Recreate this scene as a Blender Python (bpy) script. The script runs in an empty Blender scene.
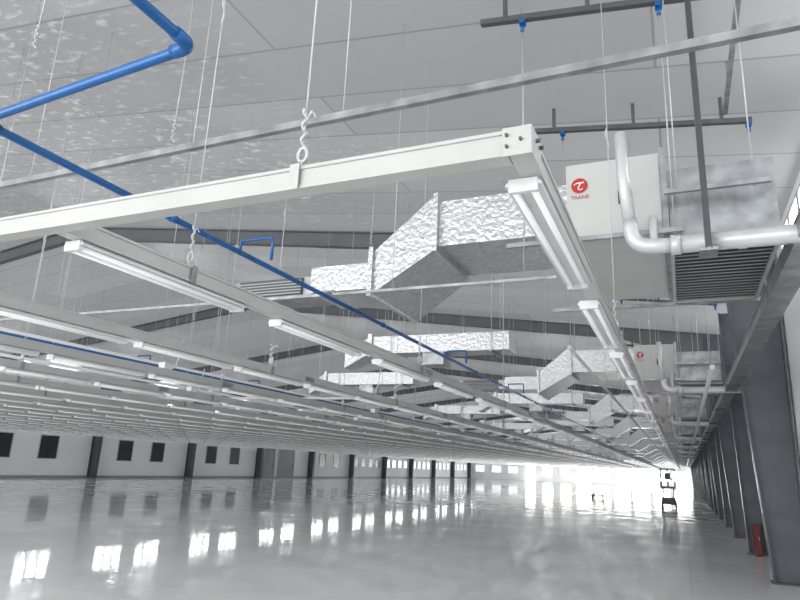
import bpy, math, random
from mathutils import Vector, Matrix
random.seed(7)
S = bpy.context.scene; C = S.collection
V = Vector
# ------------------------------------------------------------------ camera
F = 630.0
dY = V((284, -178, -F)).normalized(); hd = V((1, -.0437, 0)).normalized()
Zc = hd.cross(dY).normalized(); Xc = dY.cross(Zc).normalized()
CAMP = V((0, 0, 1.6))
cd = bpy.data.cameras.new('camera'); cam = bpy.data.objects.new('camera', cd); C.objects.link(cam)
cd.sensor_width = 36; cd.lens = 36 * F / 800; cd.clip_start = .05; cd.clip_end = 400
M3 = Matrix((Xc, dY, Zc)); M4 = M3.to_4x4(); M4.translation = CAMP
cam.matrix_world = M4; S.camera = cam
def proj(p):
    c = M3.transposed() @ (V(p) - CAMP)
    if c.z > -.05: return None
    return (400 + F * c.x / -c.z, 300 - F * c.y / -c.z, -c.z)
def inview(p, m=20):
    q = proj(p)
    return q is not None and -m < q[0] < 800 + m and -m < q[1] < 600 + m

# ------------------------------------------------------------------ materials
def mat(name, col, rough=.5, metal=0., var=.08, scale=3., bump=0., bscale=30., emit=0., ecol=None, spec=.5):
    m = bpy.data.materials.new(name); m.use_nodes = True
    nt = m.node_tree; N = nt.nodes; L = nt.links; b = N['Principled BSDF']
    tc = N.new('ShaderNodeTexCoord'); no = N.new('ShaderNodeTexNoise')
    no.inputs['Scale'].default_value = scale; no.inputs['Detail'].default_value = 4
    L.new(tc.outputs['Object'], no.inputs['Vector'])
    r = N.new('ShaderNodeValToRGB')
    a = [max(0, c * (1 - var)) for c in col]; z = [min(1, c * (1 + var)) for c in col]
    r.color_ramp.elements[0].position = .3; r.color_ramp.elements[1].position = .7
    r.color_ramp.elements[0].color = (*a, 1); r.color_ramp.elements[1].color = (*z, 1)
    L.new(no.outputs['Fac'], r.inputs['Fac']); L.new(r.outputs['Color'], b.inputs['Base Color'])
    b.inputs['Roughness'].default_value = rough; b.inputs['Metallic'].default_value = metal
    b.inputs['Specular IOR Level'].default_value = spec
    if bump:
        n2 = N.new('ShaderNodeTexNoise'); n2.inputs['Scale'].default_value = bscale; n2.inputs['Detail'].default_value = 3
        L.new(tc.outputs['Object'], n2.inputs['Vector'])
        bp = N.new('ShaderNodeBump'); bp.inputs['Strength'].default_value = bump; bp.inputs['Distance'].default_value = .02
        L.new(n2.outputs['Fac'], bp.inputs['Height']); L.new(bp.outputs['Normal'], b.inputs['Normal'])
    if emit:
        b.inputs['Emission Color'].default_value = (*(ecol or col), 1); b.inputs['Emission Strength'].default_value = emit
    return m
m_rail = mat('white_painted_steel', (.43, .43, .415), .4, .05, .05)
m_lamp = mat('white_enamel', (.62, .62, .62), .4, 0, .03)
m_tube = mat('tube_glass', (.76, .76, .76), .35, 0, .02, emit=.1, ecol=(.96, .98, 1))
m_cap = mat('lamp_cap', (.5, .5, .5), .4)
m_galv = mat('galvanised_steel', (.29, .30, .31), .34, .6, .34, 5, .1, 25)
m_darkgalv = mat('dull_channel_steel', (.09, .095, .10), .5, .3, .12, 8)
m_rod = mat('pale_rod', (.46, .46, .46), .4, .2, .1, 20)
m_foil = mat('foil_wrap', (.48, .49, .50), .28, .65, .16, 16, .8, 20)
m_cab = mat('cabinet_paint', (.47, .48, .46), .45, 0, .04)
m_pvc = mat('white_pipe_jacket', (.54, .54, .55), .35, .2, .06, 6, .15, 12)
m_blue = mat('blue_paint', (.006, .09, .28), .32, .1, .15, 5)
m_column = mat('grey_primer', (.08, .09, .105), .45, .1, .15, 2)
m_rafter = mat('rafter_primer', (.11, .115, .125), .5, .1, .12, 2)
m_wall = mat('wall_panel', (.90, .91, .91), .6, 0, .02, .6)
m_black = mat('black_slat', (.012, .012, .014), .5)
m_dglass = mat('dark_glass', (.03, .032, .035), .3, 0, .2, 2)
m_day = mat('daylight_pane', (.9, .95, 1), .3, 0, .02, emit=12, ecol=(.95, .98, 1))
m_fillr = mat('added_fill_pane', (.9, .95, 1), .3, 0, .02, emit=5.5, ecol=(.95, .98, 1))  # emissive panes added for fill from the right wall
m_day2 = mat('bright_opening', (.9, .95, 1), .3, 0, .02, emit=17, ecol=(1, .985, .96))
m_day3 = mat('bright_side_opening', (.9, .95, 1), .3, 0, .02, emit=.8, ecol=(.96, .98, 1))
m_red = mat('red_paint', (.42, .02, .02), .4)
m_dred = mat('dark_red_paint', (.13, .010, .010), .5)
m_whitep = mat('white_print', (.75, .75, .75), .4)
m_frame = mat('window_frame_paint', (.40, .41, .42), .4)
m_slat = mat('louvre_paint', (.28, .285, .29), .5)
m_door = mat('door_paint', (.25, .26, .27), .5)
m_rubber = mat('rubber', (.03, .03, .03), .7)
m_lift = mat('lift_paint', (.10, .10, .11), .5)
m_curb = mat('skirting_paint', (.30, .31, .32), .5)

def ceiling_mat():
    m = bpy.data.materials.new('insulated_roof_sheet'); m.use_nodes = True
    nt = m.node_tree; N = nt.nodes; L = nt.links; b = N['Principled BSDF']
    tc = N.new('ShaderNodeTexCoord'); br = N.new('ShaderNodeTexBrick')
    br.inputs['Scale'].default_value = 1; br.inputs['Brick Width'].default_value = 9; br.inputs['Row Height'].default_value = 1.15
    br.inputs['Mortar Size'].default_value = .022; br.inputs['Mortar Smooth'].default_value = .8
    br.inputs['Color1'].default_value = (.37, .37, .373, 1); br.inputs['Color2'].default_value = (.30, .30, .306, 1)
    br.inputs['Mortar'].default_value = (.20, .20, .205, 1)
    L.new(tc.outputs['Object'], br.inputs['Vector'])
    b.inputs['Roughness'].default_value = .33
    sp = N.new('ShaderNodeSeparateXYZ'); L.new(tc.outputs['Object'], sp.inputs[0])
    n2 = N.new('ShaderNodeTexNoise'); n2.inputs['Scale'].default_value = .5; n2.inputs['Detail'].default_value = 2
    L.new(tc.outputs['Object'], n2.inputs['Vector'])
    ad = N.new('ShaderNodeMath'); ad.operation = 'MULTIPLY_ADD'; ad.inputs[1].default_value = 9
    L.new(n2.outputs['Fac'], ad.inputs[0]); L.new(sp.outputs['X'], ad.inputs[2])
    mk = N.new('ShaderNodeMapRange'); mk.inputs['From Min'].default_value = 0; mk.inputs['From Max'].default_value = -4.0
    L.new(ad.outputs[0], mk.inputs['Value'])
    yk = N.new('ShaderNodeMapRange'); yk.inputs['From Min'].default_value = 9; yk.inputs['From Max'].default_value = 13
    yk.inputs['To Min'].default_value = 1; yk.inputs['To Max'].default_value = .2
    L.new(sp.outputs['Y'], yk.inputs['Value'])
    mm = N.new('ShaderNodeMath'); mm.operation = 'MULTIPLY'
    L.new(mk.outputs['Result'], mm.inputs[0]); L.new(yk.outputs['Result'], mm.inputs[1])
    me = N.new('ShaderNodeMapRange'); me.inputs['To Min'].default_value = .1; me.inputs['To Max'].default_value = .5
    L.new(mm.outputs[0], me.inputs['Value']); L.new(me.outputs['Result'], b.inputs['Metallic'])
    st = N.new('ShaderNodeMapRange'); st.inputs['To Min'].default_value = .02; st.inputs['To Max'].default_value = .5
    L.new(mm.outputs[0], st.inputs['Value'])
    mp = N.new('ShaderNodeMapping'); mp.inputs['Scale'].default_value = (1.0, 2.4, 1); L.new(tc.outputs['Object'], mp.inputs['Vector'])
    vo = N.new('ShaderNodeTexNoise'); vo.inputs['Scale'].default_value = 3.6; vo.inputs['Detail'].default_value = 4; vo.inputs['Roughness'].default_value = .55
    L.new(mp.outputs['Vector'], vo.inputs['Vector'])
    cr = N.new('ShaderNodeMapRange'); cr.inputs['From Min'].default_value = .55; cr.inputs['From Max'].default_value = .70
    cr.inputs['To Min'].default_value = 1.0; cr.inputs['To Max'].default_value = 2.3  # foil glints painted as brighter spots in the base colour
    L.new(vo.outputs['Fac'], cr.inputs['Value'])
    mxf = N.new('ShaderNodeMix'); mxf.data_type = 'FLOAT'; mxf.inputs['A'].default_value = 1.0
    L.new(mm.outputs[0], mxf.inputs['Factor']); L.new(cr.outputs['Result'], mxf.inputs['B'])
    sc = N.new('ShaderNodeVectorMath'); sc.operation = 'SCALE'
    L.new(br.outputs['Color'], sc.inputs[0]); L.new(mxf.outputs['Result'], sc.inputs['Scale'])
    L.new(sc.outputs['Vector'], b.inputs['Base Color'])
    bp = N.new('ShaderNodeBump'); bp.inputs['Distance'].default_value = .03
    L.new(st.outputs['Result'], bp.inputs['Strength'])
    L.new(vo.outputs['Fac'], bp.inputs['Height']); L.new(bp.outputs['Normal'], b.inputs['Normal'])
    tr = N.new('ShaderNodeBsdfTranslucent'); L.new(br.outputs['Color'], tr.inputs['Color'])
    mx = N.new('ShaderNodeMixShader'); mx.inputs[0].default_value = .18  # translucency added so sky light glows through the opaque roof as fill
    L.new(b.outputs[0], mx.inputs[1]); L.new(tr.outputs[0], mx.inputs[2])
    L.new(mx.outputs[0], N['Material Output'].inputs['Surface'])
    return m
def floor_mat():
    m = bpy.data.materials.new('polished_floor'); m.use_nodes = True
    nt = m.node_tree; N = nt.nodes; L = nt.links; b = N['Principled BSDF']
    tc = N.new('ShaderNodeTexCoord'); br = N.new('ShaderNodeTexBrick'); br.offset = 0
    br.inputs['Scale'].default_value = 1; br.inputs['Brick Width'].default_value = 6; br.inputs['Row Height'].default_value = 6
    br.inputs['Mortar Size'].default_value = .01
    br.inputs['Color1'].default_value = (.95, .95, .94, 1); br.inputs['Color2'].default_value = (.93, .93, .925, 1)
    br.inputs['Mortar'].default_value = (.84, .84, .84, 1)
    L.new(tc.outputs['Object'], br.inputs['Vector'])
    n0 = N.new('ShaderNodeTexNoise'); n0.inputs['Scale'].default_value = .3; n0.inputs['Detail'].default_value = 7; n0.inputs['Roughness'].default_value = .6
    L.new(tc.outputs['Object'], n0.inputs['Vector'])
    m0 = N.new('ShaderNodeMapRange'); m0.inputs['From Min'].default_value = .35; m0.inputs['From Max'].default_value = .65
    m0.inputs['To Min'].default_value = .88; m0.inputs['To Max'].default_value = 1.03
    L.new(n0.outputs['Fac'], m0.inputs['Value'])
    mx = N.new('ShaderNodeVectorMath'); mx.operation = 'SCALE'
    L.new(br.outputs['Color'], mx.inputs[0]); L.new(m0.outputs['Result'], mx.inputs['Scale'])
    L.new(mx.outputs['Vector'], b.inputs['Base Color'])
    no = N.new('ShaderNodeTexNoise'); no.inputs['Scale'].default_value = .9; no.inputs['Detail'].default_value = 5
    L.new(tc.outputs['Object'], no.inputs['Vector'])
    mr = N.new('ShaderNodeMapRange'); mr.inputs['From Min'].default_value = .38; mr.inputs['From Max'].default_value = .70
    mr.inputs['To Min'].default_value = .02; mr.inputs['To Max'].default_value = .14
    L.new(no.outputs['Fac'], mr.inputs['Value']); L.new(mr.outputs['Result'], b.inputs['Roughness'])
    b.inputs['IOR'].default_value = 1.55
    n2 = N.new('ShaderNodeTexNoise'); n2.inputs['Scale'].default_value = 2.2; n2.inputs['Detail'].default_value = 3
    L.new(tc.outputs['Object'], n2.inputs['Vector'])
    bp = N.new('ShaderNodeBump'); bp.inputs['Strength'].default_value = .12; bp.inputs['Distance'].default_value = .02
    L.new(n2.outputs['Fac'], bp.inputs['Height']); L.new(bp.outputs['Normal'], b.inputs['Normal'])
    return m
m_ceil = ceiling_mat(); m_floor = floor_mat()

# ------------------------------------------------------------------ mesh builder
class MB:
    def __init__(s): s.v = []; s.f = []; s.mi = []; s.sm = []
    def add(s, vs, fs, m=0, sm=False):
        o = len(s.v); s.v += [tuple(v) for v in vs]
        for f in fs: s.f.append([i + o for i in f]); s.mi.append(m); s.sm.append(sm)
        return s
    def hexa(s, p, m=0):   # 4 bottom ccw, 4 top ccw
        return s.add(p, [(0,3,2,1),(4,5,6,7),(0,1,5,4),(1,2,6,5),(2,3,7,6),(3,0,4,7)], m)
    def box(s, x0, x1, y0, y1, z0, z1, m=0):
        return s.hexa([(x0,y0,z0),(x1,y0,z0),(x1,y1,z0),(x0,y1,z0),(x0,y0,z1),(x1,y0,z1),(x1,y1,z1),(x0,y1,z1)], m)
    def prism(s, prof, a0, a1, axis='y', m=0):
        n = len(prof)
        def P(u, w, a): return (u, a, w) if axis == 'y' else ((a, u, w) if axis == 'x' else (u, w, a))
        vs = [P(u, w, a0) for u, w in prof] + [P(u, w, a1) for u, w in prof]
        fs = [tuple(range(n)), tuple(range(2*n-1, n-1, -1))] + [(i, i+n, (i+1) % n + n, (i+1) % n) for i in range(n)]
        return s.add(vs, fs, m)
    def tube(s, pts, r, n=8, m=0):
        pts = [V(p) for p in pts]; k = len(pts); vs = []; u = None
        rr = r if isinstance(r, (list, tuple)) else [r] * k
        for i, p in enumerate(pts):
            t = (pts[min(i+1, k-1)] - pts[max(i-1, 0)]).normalized()
            if u is None:
                a = V((0,0,1)) if abs(t.z) < .9 else V((1,0,0)); u = t.cross(a).normalized()
            else: u = (u - t * u.dot(t)).normalized()
            w = t.cross(u)
            for j in range(n):
                an = 2 * math.pi * j / n; vs.append(p + (u * math.cos(an) + w * math.sin(an)) * rr[i])
        fs = [(i*n+j, i*n+(j+1) % n, (i+1)*n+(j+1) % n, (i+1)*n+j) for i in range(k-1) for j in range(n)]
        s.add(vs, fs, m, True)
        o = len(s.v) - len(vs)
        s.f.append([o + j for j in range(n)][::-1]); s.mi.append(m); s.sm.append(False)
        s.f.append([o + (k-1)*n + j for j in range(n)]); s.mi.append(m); s.sm.append(False)
        return s
    def build(s, name, mats, parent=None, loc=None):
        me = bpy.data.meshes.new(name); me.from_pydata(s.v, [], s.f)
        for m in (mats if isinstance(mats, (list, tuple)) else [mats]): me.materials.append(m)
        me.polygons.foreach_set('material_index', s.mi); me.polygons.foreach_set('use_smooth', s.sm)
        me.update()
        o = bpy.data.objects.new(name, me); C.objects.link(o)
        if parent is not None: o.parent = parent
        if loc is not None: o.location = loc
        return o
def bend(pts, rad, k=6):
    pts = [V(p) for p in pts]; out = [pts[0]]
    for i in range(1, len(pts)-1):
        a = (pts[i-1]-pts[i]).normalized(); b = (pts[i+1]-pts[i]).normalized()
        p0 = pts[i] + a*rad; p2 = pts[i] + b*rad
        for j in range(k+1):
            t = j/k; out.append(p0*(1-t)**2 + pts[i]*2*t*(1-t) + p2*t*t)
    out.append(pts[-1]); return out
def tag(o, label, cat, group=None, kind=None):
    o['label'] = label; o['category'] = cat
    if group: o['group'] = group
    if kind: o['kind'] = kind
    return o
def thing(name, label, cat, loc=(0,0,0), group=None):
    o = bpy.data.objects.new(name, None); o.empty_display_size = .1; C.objects.link(o); o.location = loc
    return tag(o, label, cat, group)
def struct(o, label=None, cat=None):
    o['kind'] = 'structure'
    if label: o['label'] = label
    if cat: o['category'] = cat
    return o
def dup(root, loc, label):
    r = root.copy(); C.objects.link(r); r.location = loc; r['label'] = label
    for ch in list(root.children):
        c = ch.copy(); C.objects.link(c); c.parent = r
        for g in list(ch.children):
            d = g.copy(); C.objects.link(d); d.parent = c
    return r
W = ['first','second','third','fourth','fifth','sixth','seventh','eighth','ninth','tenth','eleventh','twelfth','thirteenth','fourteenth','fifteenth','sixteenth','seventeenth','eighteenth','nineteenth','twentieth']
def ordn(i):
    if i < 20: return W[i]
    n = i + 1
    return '%d%s' % (n, 'th' if 10 < n % 100 < 14 else {1:'st',2:'nd',3:'rd'}.get(n % 10, 'th'))

# ------------------------------------------------------------------ shell
XL, XR, YN, YF, RIDGE = -35.0, 1.8, -9.0, 113.0, -16.6
def zc(x): return 6.15 - .13 * x if x > RIDGE else 6.15 - .13 * RIDGE - .13 * (RIDGE - x)
struct(MB().box(XL-.2, XR+.2, YN, YF+.2, -.2, 0).build('floor', m_floor), 'glossy pale grey polished factory floor', 'floor')
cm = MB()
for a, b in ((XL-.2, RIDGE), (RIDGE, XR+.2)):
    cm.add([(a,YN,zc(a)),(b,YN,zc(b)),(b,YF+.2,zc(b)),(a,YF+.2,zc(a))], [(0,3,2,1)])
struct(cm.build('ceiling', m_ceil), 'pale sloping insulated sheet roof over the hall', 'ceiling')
struct(MB().box(XL-.2, XL, YN, YF, 0, zc(XL)).build('wall_left', m_wall), 'long white left wall with dark windows', 'wall')
struct(MB().box(XR, XR+.2, YN, YF, 0, zc(XR)).build('wall_right', m_wall), 'white right wall behind grey columns', 'wall')
bw = MB(); bw.prism([(XL,0),(XR,0),(XR,zc(XR)),(RIDGE,zc(RIDGE)),(XL,zc(XL))], YF, YF+.2)
struct(bw.build('wall_back', m_wall), 'far end wall washed with daylight', 'wall')
struct(MB().box(XL, XL+.03, YN, YF, 0, .14).build('baseboard_left', m_curb), 'low grey skirting along the left wall', 'skirting')

# frames (portal)
FY = [12.7 + 8.9 * k for k in range(12)]
def rafter(y, i):
    t = thing('roof_rafter', 'dark grey steel rafter, %s across the roof from the camera' % ordn(i), 'roof beam', (0, y, 0), 'roof rafters')
    w, fl = MB(), MB()
    d = .36
    for a, b, da, db in ((XL+.4, XL+3, .8, d), (XL+3, RIDGE, d, d), (RIDGE, -1.6, d, d), (-1.6, 1.5, d, .95)):
        za, zb = zc(a) - .03, zc(b) - .03
        w.hexa([(a,-.01,za-da),(b,-.01,zb-db),(b,.01,zb-db),(a,.01,za-da),(a,-.01,za),(b,-.01,zb),(b,.01,zb),(a,.01,za)])
        for o0, o1 in ((0, 0), (da, db)):
            fl.hexa([(a,-.1,za-o0-.02),(b,-.1,zb-o1-.02),(b,.1,zb-o1-.02),(a,.1,za-o0-.02),(a,-.1,za-o0),(b,-.1,zb-o1),(b,.1,zb-o1),(a,.1,za-o0)])
    w.build('web', m_rafter, t); fl.build('flange', m_rafter, t)
for i, y in enumerate(FY): rafter(y, i)
def column(x_in, x_out, y, h, taper, label, group, name='steel_column'):
    t = thing(name, label, 'column', (0, y, 0), group)
    s = 1 if x_out > x_in else -1
    w = MB().hexa([(x_in,-.012,.02),(x_out,-.012,.02),(x_out,.012,.02),(x_in,.012,.02),(x_in-s*taper,-.012,h),(x_out,-.012,h),(x_out,.012,h),(x_in-s*taper,.012,h)])
    w.build('web', m_column, t)
    f = MB().hexa([(x_in-.012,-.13,.02),(x_in+.012,-.13,.02),(x_in+.012,.13,.02),(x_in-.012,.13,.02),(x_in-s*taper-.012,-.13,h),(x_in-s*taper+.012,-.13,h),(x_in-s*taper+.012,.13,h),(x_in-s*taper-.012,.13,h)])
    f.build('inner_flange', m_column, t)
    MB().box(x_out-.012, x_out+.012, -.13, .13, .02, h).build('outer_flange', m_column, t)
    a, b = min(x_in, x_out), max(x_in, x_out)
    MB().box(a-.04, b+.02, -.17, .17, 0, .025).build('base_plate', m_column, t)
RC = sorted(FY + [17.15 + 8.9 * k for k in range(11)])
for i, y in enumerate(RC):
    main = i % 2 == 0
    column(1.25 if main else 1.25, 1.74 if main else 1.6, y, zc(1.3)-.1 if main else 5.6, .38 if main else .2,
           'dark grey steel column, %s from the camera along the right wall' % ordn(i), 'right wall columns')
for i, y in enumerate([21.6] + [y for y in FY if y > 29]):
    column(XL+.6, XL+.03, y, zc(XL+.5)-.1, .1, 'dark grey steel column, %s from the left edge along the left wall' % ordn(i), 'left wall columns')

# left wall windows / doors
nw = 0
def window(y, z0, z1, w, pane, x=XL, s=1, cols=1, label=None):
    global nw; nw += 1
    f = MB()
    a, b = x, x + s*.06
    lo, hi = min(a, b), max(a, b)
    f.box(lo, hi, y-w/2-.04, y-w/2, z0-.04, z1+.04).box(lo, hi, y+w/2, y+w/2+.04, z0-.04, z1+.04)
    f.box(lo, hi, y-w/2, y+w/2, z0-.04, z0).box(lo, hi, y-w/2, y+w/2, z1, z1+.04)
    for k in range(1, cols): f.box(lo, hi, y-w/2+w*k/cols-.07, y-w/2+w*k/cols+.07, z0, z1)
    if cols > 1: f.box(lo, hi, y-w/2, y+w/2, (z0+z1)/2-.06, (z0+z1)/2+.06)
    fo = struct(f.build('window_%d' % nw, m_frame), label, 'window')
    MB().box(min(x, x+s*.03), max(x, x+s*.03), y-w/2, y+w/2, z0, z1).build('pane', pane, fo)
bays = [12.7, 21.6] + [y for y in FY if y > 29]
for i, y in enumerate(bays):
    if i != 4 and y < 108:
        if i < 6:
            for j, dy in enumerate((2.7, 5.7)):
                window(y+dy, 1.14, 2.45, 1.2, m_dglass, label='dark low window, %s one in the %s bay of the left wall' % (('nearer','farther')[j], ordn(i)))
        else:
            for j, dy in enumerate((1.6, 3.5, 5.4, 7.3)):
                window(y+dy, 1.3, 2.2, 1.1, m_day3 if i > 6 else m_dglass, label='small low window, %s of four in the %s bay of the left wall' % (ordn(j), ordn(i)))
    for j, dy in enumerate((2.5, 5.9)):
        window(y+dy, 4.75, 5.55, 2.1, m_day, cols=3, label='bright high window, %s one in the %s bay of the left wall' % (('nearer','farther')[j], ordn(i)))
for i, y in enumerate([-5.1, 3.8] + FY[:-1]):  # glowing panels added high on the right wall to brighten the hall
    for j, dy in enumerate((2.1, 6.5)):
        window(y+dy, 4.75, 5.6, 2.6, m_fillr, x=XR, s=-1, cols=3, label='added glowing fill panel, %s one in the %s bay of the right wall' % (('nearer','farther')[j], ordn(i)))
nd = 0
def door(y, w, h, m, label):
    global nd; nd += 1
    f = MB().box(XL, XL+.08, y-w/2-.08, y-w/2, 0, h+.08).box(XL, XL+.08, y+w/2, y+w/2+.08, 0, h+.08).box(XL, XL+.08, y-w/2, y+w/2, h, h+.08)
    fo = struct(f.build('door_%d' % nd, m_frame), label, 'door')
    MB().box(XL, XL+.05, y-w/2, y+w/2, 0, h).build('leaf', m, fo)
    MB().box(XL+.05, XL+.09, y+w/2-.2, y+w/2-.1, 1, 1.15).build('handle', m_black, fo)
door(50.2, 1.6, 2.9, m_dglass, 'dark tall door in the left wall')
door(53.0, 2.6, 2.9, m_door, 'wide grey double door in the left wall')
k = 0
for x in [-33.4 + 3.0*i for i in range(12)]:
    nw += 1
    f = MB(); big = x > -25; w = 1.2 if x > -16 else .8
    z0, z1 = ((1.0, 2.5) if k % 3 else (.05, 2.8)) if big else (1.2, 2.3)
    f.box(x-w-.08, x-w, YF-.08, YF, z0-.05, z1+.08).box(x+w, x+w+.08, YF-.08, YF, z0-.05, z1+.08).box(x-w, x+w, YF-.08, YF, z1, z1+.08)
    fo = struct(f.build('window_%d' % nw, m_wall), 'bright daylit opening, %s from the left across the far end wall' % ordn(k), 'window')
    MB().box(x-w, x+w, YF-.03, YF, z0, z1).build('pane', m_day2 if big else m_day3, fo); k += 1

# ------------------------------------------------------------------ lighting rails
ZB, ZT = 2.57, 2.66
RX = [-.41, -2.56] + [-4.35 - 1.6*i for i in range(18)]
RY0 = 1.83
prof = [(-.036,0),(.036,0),(.036,.013),(.029,.013),(.029,.077),(.036,.077),(.036,.09),(-.036,.09),(-.036,.077),(-.029,.077),(-.029,.013),(-.036,.013)]
RN = W
for i, x in enumerate(RX):
    t = thing('lighting_rail', 'long white steel lighting rail, %s from the right, running to the far end' % RN[i], 'rail', (x, RY0, ZB), 'long lighting rails')
    MB().prism(prof, .038 if i else -.03, YF - RY0 - 2).build('channel', m_rail, t)
    if i < 5:
        for k in range(5):
            cy = 4.3 + 5.2*k + .4*i
            c = MB().box(-.040, .040, cy-.1, cy+.1, .016, .074)
            for q in (-.06, .06):
                for sx in (-1, 1): c.tube([(sx*.038, cy+q, .045), (sx*.048, cy+q, .045)], .01, 6)
            c.build('coupler', m_galv, t)
t = thing('cross_rail', 'white steel cross rail running left from the near corner of the grid', 'rail', (-.04, RY0, ZB))
MB().prism(prof, -.41, -24, 'x').build('channel', m_rail, t)
br = MB().box(-.425, -.331, -.044, -.038, -.006, .093).box(-.335, -.329, -.04, .10, -.006, .093)
br.build('corner_bracket', m_rail, t)
for bx, bz in ((-.41, .025), (-.41, .065), (-.365, .045)):
    MB().tube([(bx, -.054, bz), (bx, -.042, bz)], .006, 6).build('bolt', m_darkgalv, t)
for by in (.02, .07):
    MB().tube([(-.33, by, .065), (-.316, by, .065)], .007, 6).build('bolt', m_darkgalv, t)
for k in range(14):
    y = 9.6 + 7.1*k
    t = thing('cross_tie', 'slim white tie laid across the left rails, %s from the camera' % ordn(k), 'tie bar', (0, y, ZT), 'cross ties over the rails')
    MB().box(-34.0, -4.3, -.02, .02, 0, .035).build('bar', m_rail, t)
    for x in (-8.2, -17, -26): MB().tube([(x,0,.03),(x,0,zc(x)-ZT)], .005, 5).build('rod', m_rod, t)
for k, x in enumerate((-6.6, -8.4, -9.9, -13.0, -14.7, -17.6, -19.5, -24.4, -29.2)):
    z = 3.05 + .12*(k % 2)
    t = thing('conduit', 'thin white conduit above the left rails, %s counted from the right' % ordn(k), 'conduit', (x, 2, z), 'thin conduits above the rails')
    MB().tube([(0,0,0),(0,105,0)], .026, 8).build('tube', m_lamp, t)
    for j in range(12): MB().tube([(0,3+8.9*j,.01),(0,3+8.9*j,zc(x)-z)], .005, 4).build('rod', m_rod, t)
jb = None
for i in range(2, 9):
    for k in range(4):
        y = 4.2 + 6.1*k + (2.3*i) % 5
        loc = (RX[i], y, ZT)
        lab = 'small white junction box, %s along the %s long rail from the right' % (ordn(k), RN[i])
        if jb is None:
            jb = thing('junction_box', lab, 'junction box', loc, 'junction boxes on the rails')
            MB().box(-.05,.05,-.07,.07,0,.07).build('body', m_lamp, jb)
            MB().box(-.054,.054,-.074,.074,.07,.08).build('lid', m_cap, jb)
            MB().tube(bend([(0,.07,.03),(0,.16,.03),(0,.2,.16),(.03,.22,.42)], .05, 4), .009, 6).build('cable', m_lamp, jb)
        else: dup(jb, loc, lab)

# ------------------------------------------------------------------ lamps
LL = 1.25
LX, LZ = -.03, ZB - .001
def lamp_mb_reflector(b, m=0):
    p = [(-.045,0),(.045,0),(.062,-.016),(.062,-.026),(.022,-.022),(-.022,-.022),(-.062,-.026),(-.062,-.016)]
    b.prism(p, 0, LL, m=m)
def lamp_tube(b, sx, n=8, m=0):
    b.tube([(sx*.032, .012, -.036), (sx*.032, LL-.012, -.036)], .013, n, m)
lamps = []
for i, x in enumerate(RX):
    y = RY0 + (.14 if i != 1 else .13) + (0 if i < 2 else (.37*i) % 1.2); k = 0
    while y + LL < YF - 3:
        lamps.append((i, k, x, y)); y += 1.68 if i < 2 else 1.42; k += 1
vis = [l for l in lamps if inview((l[2], l[3]+LL/2, 2.52), 60)]
vis.sort(key=lambda l: l[2]**2 + (l[3]+LL/2)**2)
near, far = vis[:300], vis[300:]
proto = thing('batten_light', '', 'light', (0,0,0), 'batten lights under the rails')
b = MB(); lamp_mb_reflector(b); b.build('reflector', m_lamp, proto)
for sx in (-1, 1):
    b = MB(); lamp_tube(b, sx); b.build('tube', m_tube, proto)
for ya, yb in ((-.006, .014), (LL-.014, LL+.006)):
    b = MB().box(-.050, .050, ya, yb, -.050, -.002); b.build('end_cap', m_lamp, proto)
b = MB(); lamp_mb_reflector(b)
for sx in (-1, 1): lamp_tube(b, sx, n=6, m=1)
b.box(-.05, .05, -.006, .014, -.05, -.002).box(-.05, .05, LL-.014, LL+.006, -.05, -.002)
simple = b.build('batten_light', [m_lamp, m_tube])
tag(simple, '', 'light', 'batten lights under the rails')
u1 = u2 = False
for (i, k, x, y) in near:
    lab = 'white twin tube batten light, %s along the %s long rail from the right' % (ordn(k), RN[i])
    loc = (x + LX, y, LZ)
    if x*x + y*y < 22**2:
        if not u1: proto.location = loc; proto['label'] = lab; u1 = True
        else: dup(proto, loc, lab)
    else:
        if not u2: simple.location = loc; simple['label'] = lab; u2 = True
        else:
            o = simple.copy(); C.objects.link(o); o.location = loc; o['label'] = lab
b = MB()
for (i, k, x, y) in far:
    z = LZ; x += LX
    b.box(x-.062, x+.062, y, y+LL, z-.026, z)
    b.box(x-.045, x+.045, y+.012, y+LL-.012, z-.049, z-.027, 1)
tag(b.build('distant_batten_lights', [m_lamp, m_tube]), 'mass of distant white batten lights receding under the rails', 'lights', kind='stuff')

# ------------------------------------------------------------------ hangers of the rails
def hanger_parts(hh, fat=1.0):
    r = MB().tube([(0,0,.2),(.004,0,hh*.5),(0,0,hh)], .0042, 6)
    r.tube([(0,0,hh*.45),(.012,0,hh*.45+.05),(0,.01,hh*.45+.1),(-.012,0,hh*.45+.15),(0,0,hh*.45+.2)], .008, 6)
    c = MB().box(-.047,.047,-.02,.02,.09,.096).box(-.047,-.041,-.02,.02,-.005,.09).box(.041,.047,-.02,.02,-.005,.09)
    pts = [(.02*math.sin(a), 0, .125 + .03*(1-math.cos(a))) for a in [2*math.pi*q/10 for q in range(11)]]
    h = MB().tube(pts, .006*fat, 6).tube([(0,0,.094),(0,0,.13)], .006, 6)
    tw = [(.009*fat*math.cos(q*1.3), .009*fat*math.sin(q*1.3), .18+.013*q) for q in range(14)]
    h.tube(tw, .0055*fat, 6)
    h.tube([(0,0,.30),(.02*fat,0,.34),(.032*fat,.01,.31)], .0045*fat, 5)
    return r, c, h
hang = []
for i, x in enumerate(RX):
    y = 2.7 + (.0 if i == 1 else (1.7*i) % 4.2); k = 0
    if i == 0: y = 5.0
    while y < YF - 4: hang.append((i, k, x, y)); y += 3.6; k += 1
hv = [h for h in hang if inview((h[2], h[3], 2.9), 40) or inview((h[2], h[3], 4.5), 40)]
hv.sort(key=lambda h: h[2]**2 + h[3]**2)
hn, hf = hv[:220], hv[220:]
pr = {}
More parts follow.
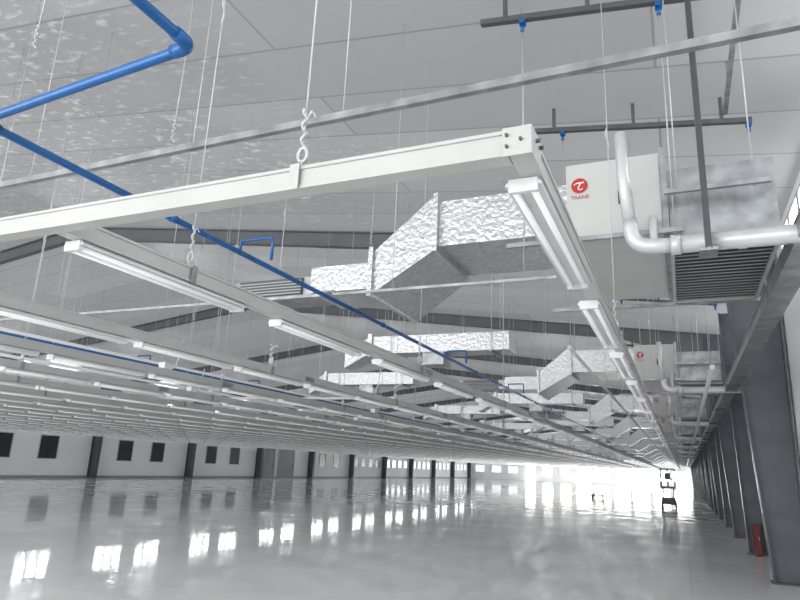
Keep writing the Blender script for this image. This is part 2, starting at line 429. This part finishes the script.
for (i, k, x, y) in hn:
    hh = zc(x) - ZB
    nearb = x*x + y*y < 14**2
    lab = 'thin pale hanger rod, %s along the %s long rail from the right' % (ordn(k), RN[i])
    key = (i, nearb); loc = (x, y, ZB)
    if key not in pr:
        r, c, h = hanger_parts(hh, 1.0 if i < 2 else 2.4)
        if nearb:
            t = thing('hanger_rod', lab, 'hanger', loc, 'rail hanger rods')
            r.build('rod', m_rod, t); c.build('stirrup', m_galv, t); h.build('hook', m_rod, t)
        else:
            r.add(c.v, c.f).add(h.v, h.f)
            t = r.build('hanger_rod', m_rod, loc=loc); tag(t, lab, 'hanger', 'rail hanger rods')
        pr[key] = t
    else: dup(pr[key], loc, lab)
b = MB()
for (i, k, x, y) in hf:
    b.tube([(x, y, ZT-.01), (x, y, zc(x))], .006, 4).box(x-.045, x+.045, y-.02, y+.02, ZT-.095, ZT+.006)
tag(b.build('distant_hanger_rods', m_rod), 'mass of distant thin rods holding the far rails', 'hangers', kind='stuff')
def single_hanger(x, y, z, lab):
    r, c, h = hanger_parts(zc(x) - z, 1.3)
    t = thing('hanger_rod', lab, 'hanger', (x, y, z), 'cross rail hanger rods')
    r.build('rod', m_rod, t); o = c.build('stirrup', m_rail, t); o.rotation_euler.z = math.pi/2; h.build('hook', m_rod, t)
single_hanger(-1.25, RY0, ZB, 'white twisted hanger wire hooked to the near cross rail')
single_hanger(-3.4, RY0, ZB, 'thin hanger wire holding the left part of the near cross rail')
for x, y, z, lab in ((-4.2, 4.0, 4.45, 'loose twisted wire hanging right of the blue pipe corner'), (-4.9, 3.0, 4.95, 'short loose wire hanging at the upper left edge'), (-4.1, 8.0, 4.8, 'loose wire hanging above the near foil elbow')):
    t = thing('loose_wire', lab, 'wire', (x, y, z), 'loose hanging wires')
    MB().tube([(0,0,.2),(.01,0,.7),(0,0,zc(x)-z)], .006, 6).build('wire', m_rod, t)
    MB().tube([(.014*math.cos(q*1.2), .014*math.sin(q*1.2), .012*q) for q in range(20)], .008, 6).build('twisted_end', m_rod, t)

# ------------------------------------------------------------------ air handling units
UN = 12
def unit():
    t = thing('air_handling_unit', 'x', 'air conditioner', (0, 5.45, 3.55), 'ceiling air handling units')
    z = -3.55
    MB().box(-.82, 0, 0, 2.15, 3.6+z, 4.34+z).build('cabinet', m_cab, t)
    for a, b_ in ((-.80, -.33), (-.31, -.03)):
        MB().box(a, b_, -.014, -.001, 3.63+z, 4.31+z).build('access_panel', m_cab, t)
    for a in (-.36, -.28):
        MB().box(a-.012, a+.012, -.035, -.014, 3.9+z, 4.02+z).build('latch', m_black, t)
    MB().box(-.025, .025, -.03, 2.18, 3.56+z, 4.38+z).build('joint_flange', m_galv, t)
    MB().box(.03, .83, .02, 2.15, 3.56+z, 4.17+z).build('return_plenum', m_galv, t)
    g = MB().box(.02,.86,.27,.31,3.52+z,3.56+z).box(.02,.86,2.11,2.15,3.52+z,3.56+z).box(.02,.05,.31,2.11,3.52+z,3.56+z).box(.83,.86,.31,2.11,3.52+z,3.56+z)
    go = g.build('return_grille', m_rail, t)
    sl = MB()
    n = 17
    for k in range(n):
        y = .37 + 1.68*k/(n-1); sl.box(.05, .83, y, y+.022, 3.531+z, 3.537+z)
    sl.build('slats', m_slat, go)
    MB().box(.05,.83,.31,2.11,3.550+z,3.5585+z).build('grille_backing', m_black, go)
    bd = MB().tube([(-.70,-.022,4.12+z),(-.70,-.014,4.12+z)], .072, 28).build('badge', m_red, t)
    e = MB()
    def ribbon(pts, w0, w1):
        n = len(pts)
        for q in range(n-1):
            (xa, za), (xb, zb) = pts[q], pts[q+1]
            wa = w0 + (w1-w0)*q/(n-1); wb = w0 + (w1-w0)*(q+1)/(n-1)
            d = V((xb-xa, zb-za)).normalized(); nx, nz = -d.y, d.x
            e.hexa([(xa-nx*wa,-.026,za-nz*wa+z),(xb-nx*wb,-.026,zb-nz*wb+z),(xb-nx*wb,-.0221,zb-nz*wb+z),(xa-nx*wa,-.0221,za-nz*wa+z),
                    (xa+nx*wa,-.026,za+nz*wa+z),(xb+nx*wb,-.026,zb+nz*wb+z),(xb+nx*wb,-.0221,zb+nz*wb+z),(xa+nx*wa,-.0221,za+nz*wa+z)])
    ribbon([(-.748,4.128),(-.733,4.140),(-.71,4.146),(-.68,4.144),(-.658,4.148)], .004, .006)
    ribbon([(-.69,4.140),(-.702,4.118),(-.712,4.096),(-.706,4.080),(-.688,4.078),(-.670,4.09)], .006, .003)
    e.build('emblem', m_whitep, bd)
    cu = bpy.data.curves.new('lettering', 'FONT'); cu.body = 'TRANE'; cu.size = .052; cu.align_x = 'CENTER'; cu.extrude = .001
    tmp = bpy.data.objects.new('tmp', cu); C.objects.link(tmp)
    bpy.context.view_layer.update()
    me = bpy.data.meshes.new_from_object(tmp.evaluated_get(bpy.context.evaluated_depsgraph_get()))
    bpy.data.objects.remove(tmp)
    me.materials.clear(); me.materials.append(m_red)
    lt = bpy.data.objects.new('lettering', me); C.objects.link(lt); lt.parent = t
    lt.rotation_euler = (math.pi/2, 0, 0); lt.location = (-.70, -.0165, 3.99+z)
    return t
def duct():
    t = thing('insulated_duct', 'x', 'air duct', (-.82, 5.45, 3.86), 'foil wrapped ducts')
    X, z = .82, -3.86
    MB().box(-2.2+X, -.001, .4, 1.5, 3.84+z, 4.34+z).build('straight_section', m_foil, t)
    MB().box(-2.25+X, -2.2+X, .33, 1.60, 3.77+z, 4.42+z).build('flange', m_foil, t)
    MB().hexa([(-2.95+X,.4,3.38+z),(-2.25+X,.36,3.78+z),(-2.25+X,1.55,3.78+z),(-2.95+X,1.7,3.36+z),(-2.95+X,.4,3.86+z),(-2.25+X,.36,4.40+z),(-2.25+X,1.55,4.40+z),(-2.95+X,1.7,3.86+z)]).build('offset_elbow', m_foil, t)
    MB().box(-3.0+X, -2.95+X, .36, 1.74, 3.345+z, 3.90+z).build('flange', m_foil, t)
    MB().box(-3.8+X, -3.0+X, .5, 1.3, 3.47+z, 3.77+z).build('branch_section', m_foil, t)
    MB().box(-5.0+X, -3.8+X, .65, 1.2, 3.50+z, 3.72+z).build('end_section', m_galv, t)
    g = MB().box(-4.9+X, -4.0+X, .62, .65, 3.51+z, 3.71+z)
    go = g.build('side_grille', m_darkgalv, t)
    s = MB()
    for k in range(5): s.box(-4.9+X, -4.0+X, .605, .62, 3.52+z+.036*k, 3.53+z+.036*k)
    s.build('slats', m_frame, go)
    return t
def branch(x0, y0, z0):
    t = thing('branch_duct', 'x', 'air duct', (x0, y0, z0), 'small foil branch ducts')
    MB().box(-2.6, 0, -.25, .25, 0, .32).build('main_section', m_foil, t)
    MB().box(-2.68, -2.6, -.3, .3, -.05, .37).build('flange', m_foil, t)
    MB().hexa([(-3.2,-.2,-.25),(-2.68,-.25,0),(-2.68,.25,0),(-3.2,.2,-.25),(-3.2,-.2,.02),(-2.68,-.25,.32),(-2.68,.25,.32),(-3.2,.2,.02)]).build('drop', m_foil, t)
    MB().box(-1.6, -1.2, -.2, .2, -.22, -.0005).build('spigot', m_galv, t)
    for x in (-2.2, -.3):
        for y in (-.29, .29): MB().tube([(x,y,-.05),(x,y,zc(x+x0)-z0)], .006, 5).build('rod', m_rod, t)
        MB().box(x-.02,x+.02,-.33,.33,-.04,-.001).build('strap', m_galv, t)
    return t
def trapeze(y, name_lab, x0, x1, rods, zbot, topx=None):
    t = thing('trapeze_hanger', name_lab, 'hanger', (0, y, zbot), 'trapeze hangers of the air units')
    MB().box(x0, x1, -.02, .02, -.04, 0).build('strut', m_galv, t)
    if topx:
        a, b_ = topx; za, zb = 5.86 - .13*a - zbot, 5.86 - .13*b_ - zbot
        ch = MB().hexa([(a,-.03,za-.06),(b_,-.03,zb-.06),(b_,.03,zb-.06),(a,.03,za-.06),(a,-.03,za),(b_,-.03,zb),(b_,.03,zb),(a,.03,za)])
        for q in (.12, .5, .88):
            xx = a + (b_-a)*q; ch.box(xx-.02, xx+.02, -.02, .02, 5.86-.13*xx-zbot-.01, zc(xx)-zbot)
        ch.build('top_channel', m_darkgalv, t)
    for x in rods:
        if topx:
            zt = 5.80 - .13*x - zbot
            MB().box(x-.03, x+.03, -.04, .04, zt-.045, zt-.002).tube([(x,0,zt-.12),(x,0,zt-.04)], .02, 8).build('blue_clamp', m_blue, t)
        else: zt = zc(x) - zbot
        MB().tube([(x,0,-.06),(x,0,zt-.02)], .006, 6).build('rod', m_rod, t)
        MB().tube([(x,0,-.055),(x,0,-.04)], .016, 6).build('nut', m_galv, t)
    return t
def pipes():
    t = thing('insulated_pipe', 'x', 'pipe', (-.25, 4.9, 3.3), 'white insulated pipes')
    MB().tube([(-.05,0,.99),(-.05,0,.98),(-.045,0,.6),(-.01,0,.20)], [.028,.046,.046,.052], 14).build('riser', m_pvc, t)
    MB().tube(bend([(-.01,0,.22),(0,0,0),(.3,0,-.01)], .15, 8), .058, 14).build('elbow', m_pvc, t)
    MB().tube([(.28,0,-.01),(1.98,0,.0)], .068, 16).build('main_run', m_pvc, t)
    MB().tube([(.27,0,-.01),(.34,0,-.01)], .076, 16).build('collar', m_pvc, t)
    return t
def lowpipe():
    t = thing('condensate_pipe', 'x', 'pipe', (-.1, 5.2, 3.4), 'thin drain pipes below the units')
    MB().tube(bend([(.0,.22,.28),(.0,.05,.28),(.0,.05,-.02),(.2,.05,-.02),(1.8,.05,-.06)], .08, 5), .032, 10).build('pipe_run', m_pvc, t)
    MB().tube([(.6,.05,-.031),(.66,.05,-.031)], .04, 10).build('coupling', m_pvc, t)
    return t
uu, dd, pp, lp = unit(), duct(), pipes(), lowpipe()
h1 = trapeze(5.36, 'x', -1.35, .12, (-1.19, .06), 3.60, (-1.62, .5))
h2 = trapeze(7.66, 'x', -1.35, 1.0, (-1.18, .96), 3.55, (-1.6, 1.0))
h3 = trapeze(5.30, 'x', .0, .78, (.10, .66), 3.92)
b1 = branch(-2.6, 10.7, 3.6); b2 = branch(-6.4, 15.6, 3.7)
base = [(uu, 'white ceiling air handling unit with red round badge', UN), (dd, 'crinkled foil wrapped supply duct with a dropped elbow', UN),
        (pp, 'fat white insulated pipe with upturned end', UN), (lp, 'thin white drain pipe below the air unit', UN),
        (h1, 'channel hanger with blue clamps before the air unit', UN), (h2, 'channel hanger with blue clamps behind the air unit', UN), (h3, 'small strut on rods across the return box', UN),
        (b1, 'small foil branch duct between two air units', 11), (b2, 'small foil branch duct left of the long blue pipe', 10)]
for o, lab, n in base:
    l0 = V(o.location)
    for k in range(1, n): dup(o, l0 + V((0, 8.9*k, 0)), '%s, %s from the camera' % (lab, ordn(k)))
    o['label'] = lab + ', nearest the camera'
for x, z, r, y0, lab in ((-1.45, 3.42, .03, 9.5, 'slim pale pipe running lengthwise left of the air units'), (.45, 3.08, .035, 9.5, 'slim pale pipe running lengthwise under the return boxes')):
    t = thing('service_pipe', lab, 'pipe', (x, y0, z))
    MB().tube([(0,0,0),(0,98,0)], r, 8).build('pipe_run', m_pvc, t)
    for j in range(20): MB().tube([(0,.6+4.45*j,.01),(0,.6+4.45*j,zc(x)-z)], .005, 4).build('rod', m_rod, t)
t = thing('channel_hanger', 'dark upright channel bar dropping to the near white pipe', 'hanger', (.27, 4.8, 3.2))
MB().box(-.022,.022,-.012,.012,0,2.15).box(-.022,-.016,-.03,-.012,0,2.15).box(.016,.022,-.03,-.012,0,2.15).build('channel', m_darkgalv, t)
MB().tube([(0,0,2.13),(0,0,zc(.27)-3.2)], .007, 6).build('rod', m_rod, t)
MB().box(-.06,.06,-.02,.18,-.01,.012).build('saddle', m_galv, t)
tag(MB().box(.70, .75, 2.0, 7.62, 5.80, 5.84).box(.71,.74,2.4,2.44,5.84,6.06).box(.71,.74,6.9,6.94,5.84,6.06).build('roof_channel', m_galv), 'pale channel under the roof above the near return box', 'channel')
ts = thing('long_strut', 'long pale galvanised strut crossing overhead from left to right', 'strut', (0, 3.2, 3.8))
MB().box(-9, 1.75, -.022, .022, -.025, .025).build('strut', m_galv, ts)
for x in (-7.5, -4.9, -1.9, .78):
    MB().tube([(x,0,.0),(x,0,zc(x)-3.8)], .004, 6).build('rod', m_rod, ts)
ts = thing('long_strut', 'slender pale strut passing under the near foil duct', 'strut', (0, 5.6, 3.325))
MB().box(-9, -3.42, -.012, .012, -.014, .014).box(-3.28, -.95, -.012, .012, -.014, .014).box(-3.42, -3.28, -.012, .012, .03, .044).box(-3.425,-3.405,-.012,.012,-.014,.044).box(-3.295,-3.275,-.012,.012,-.014,.044).build('strut', m_galv, ts)
for x in (-8, -5.6, -2.6, -1.25):
    MB().tube([(x,0,.0),(x,0,zc(x)-3.325)], .004, 6).build('rod', m_rod, ts)
t = thing('cable_trunking', 'long plain silver trunking running beside the right wall columns', 'cable trunking', (.93, -2, 3.3))
MB().box(-.10,.10,0,YF,-.05,.06).build('trunk', m_galv, t)
MB().box(-.11,.11,0,YF,.06,.068).build('cover', m_galv, t)
for k in range(23):
    y = 14.7 + 4.45*k
    MB().box(-.13,.30,y-.02,y+.02,-.09,-.05).build('bracket', m_darkgalv, t)

# ------------------------------------------------------------------ blue pipes
PX, PZ, PR = -3.35, 3.3, .024
t = thing('blue_pipe', 'blue painted pipe doubling back overhead then running to the far end', 'pipe', (0,0,PZ))
c1, c2 = (-1.82,1.76,0), (PX,1.86,0)
MB().tube(bend([(c1[0],-4,0),c1,c2,(PX,4,0),(PX,106,0)], .06, 5), PR, 12).build('pipe_run', m_blue, t)
for c, a, b_ in ((c1,(0,-1,0),(-1,0,0)), (c2,(1,0,0),(0,1,0))):
    c, a, b_ = V(c), V(a), V(b_)
    MB().tube(bend([c+a*.10, c, c+b_*.10], .06, 6), .031, 12).build('elbow', m_blue, t)
for y in (3.3, 7, 11, 15, 20): MB().tube([(PX,y-.04,0),(PX,y+.04,0)], .03, 12).build('coupling', m_blue, t)
for y in (4.1, 9.4, 13.4, 18.4):
    MB().tube(bend([(PX,y,0),(PX,y,.1),(PX+.33,y,.1),(PX+.33,y,-.1)], .03, 4), .013, 8).build('branch', m_blue, t)
for y in [0.5, 3.4] + [8.5+4.45*k for k in range(20)]:
    x = PX if y > 1.8 else c1[0]
    MB().tube([(x,y,.02),(x,y,zc(x)-PZ)], .004, 5).build('rod', m_rod, t)
for j, (x, lab) in enumerate(((-12.1, 'thin blue pipe running above the left rails'), (-20.4, 'far blue pipe running above the leftmost rails'))):
    t = thing('blue_pipe', lab, 'pipe', (x, 0, 3.8))
    MB().tube([(0,2,0),(0,106,0)], .035, 8).build('pipe_run', m_blue, t)
    for k in range(14):
        y = 7 + 4.45*k
        MB().tube(bend([(0,y,0),(0,y,.13),(.4,y,.13),(.4,y,-.12)], .04, 3), .02, 6).build('branch', m_blue, t)
    for k in range(12):
        y = 9 + 8.9*k
        MB().tube([(0,y,.02),(0,y,zc(x)-3.8)], .005, 4).build('rod', m_rod, t)

# ------------------------------------------------------------------ scissor lift, trolley, fire cabinet
t = thing('scissor_lift', 'small dark scissor lift parked far down the right side of the floor', 'scissor lift', (-.85, 40, 0))
MB().box(-.36,.36,-.8,.8,.15,.5).build('chassis', m_lift, t)
for sx in (-1,1):
    for sy in (-.6,.6): MB().tube([(sx*.3,sy,.16),(sx*.4,sy,.16)], .16, 14).build('wheel', m_rubber, t)
for z in (.5, .75):
    for sx in (-.28, .28):
        for d in (-1, 1):
            MB().hexa([(sx-.03,-.7*d-.04,z),(sx+.03,-.7*d-.04,z),(sx+.03,-.7*d+.04,z),(sx-.03,-.7*d+.04,z),(sx-.03,.7*d-.04,z+.25),(sx+.03,.7*d-.04,z+.25),(sx+.03,.7*d+.04,z+.25),(sx-.03,.7*d+.04,z+.25)]).build('scissor_arm', m_lift, t)
MB().box(-.38,.38,-.85,.85,1.0,1.1).build('platform', m_lift, t)
g = MB()
for z in (1.5, 2.05):
    for a, b_ in (((-.36,-.83),(.36,-.83)),((.36,-.83),(.36,.83)),((.36,.83),(-.36,.83)),((-.36,.83),(-.36,-.83))):
        g.tube([(*a,z),(*b_,z)], .03, 6)
for x in (-.36,0,.36):
    for y in (-.83,.83): g.tube([(x,y,1.1),(x,y,2.05)], .03, 6)
g.build('guard_rail', m_lift, t)
MB().box(-.16,.16,-.90,-.86,1.5,1.85).build('control_box', m_lift, t)
t = thing('platform_trolley', 'low dark trolley standing alone on the distant floor', 'trolley', (-5.6, 47.6, 0))
MB().box(-.45,.45,-.3,.3,.14,.24).build('deck', m_door, t)
for x in (-.36,.36):
    for y in (-.22,.22): MB().tube([(x,y-.03,.07),(x,y+.03,.07)], .07, 10).build('wheel', m_rubber, t)
MB().tube([(.42,-.25,.2),(.45,-.25,.5),(.45,.25,.5),(.42,.25,.2)], .025, 6).build('handle', m_door, t)
t = thing('fire_cabinet', 'red fire equipment cabinet at the foot of a right wall column', 'fire cabinet', (1.40, 16.8, 0))
MB().box(-.07,.07,-.1,.1,.03,.66).build('body', m_dred, t)
do = MB().box(-.055,.055,-.115,-.1,.08,.62).build('door', m_dred, t)
MB().box(.02,.04,-.13,-.115,.34,.42).build('handle', m_galv, do)
MB().box(-.06,.06,-.09,.09,0,.03).build('plinth', m_black, t)

# ------------------------------------------------------------------ light
w = bpy.data.worlds.new('world'); S.world = w; w.use_nodes = True
bg = w.node_tree.nodes['Background']; bg.inputs[0].default_value = (.97, .985, 1, 1); bg.inputs[1].default_value = 2.2
def area(loc, rot, sx, sy, p, name):
    l = bpy.data.lights.new(name, 'AREA'); l.shape = 'RECTANGLE'; l.size = sx; l.size_y = sy; l.energy = p; l.color = (.98, .99, 1)
    o = bpy.data.objects.new(name, l); C.objects.link(o); o.location = loc; o.rotation_euler = rot
area((-16, -8.5, 2.6), (math.radians(90), 0, 0), 34, 5, 1500, 'added_rear_fill')  # fill light added behind the camera, no known source there
S.view_settings.view_transform = 'Standard'; S.view_settings.look = 'None'; S.view_settings.exposure = .42
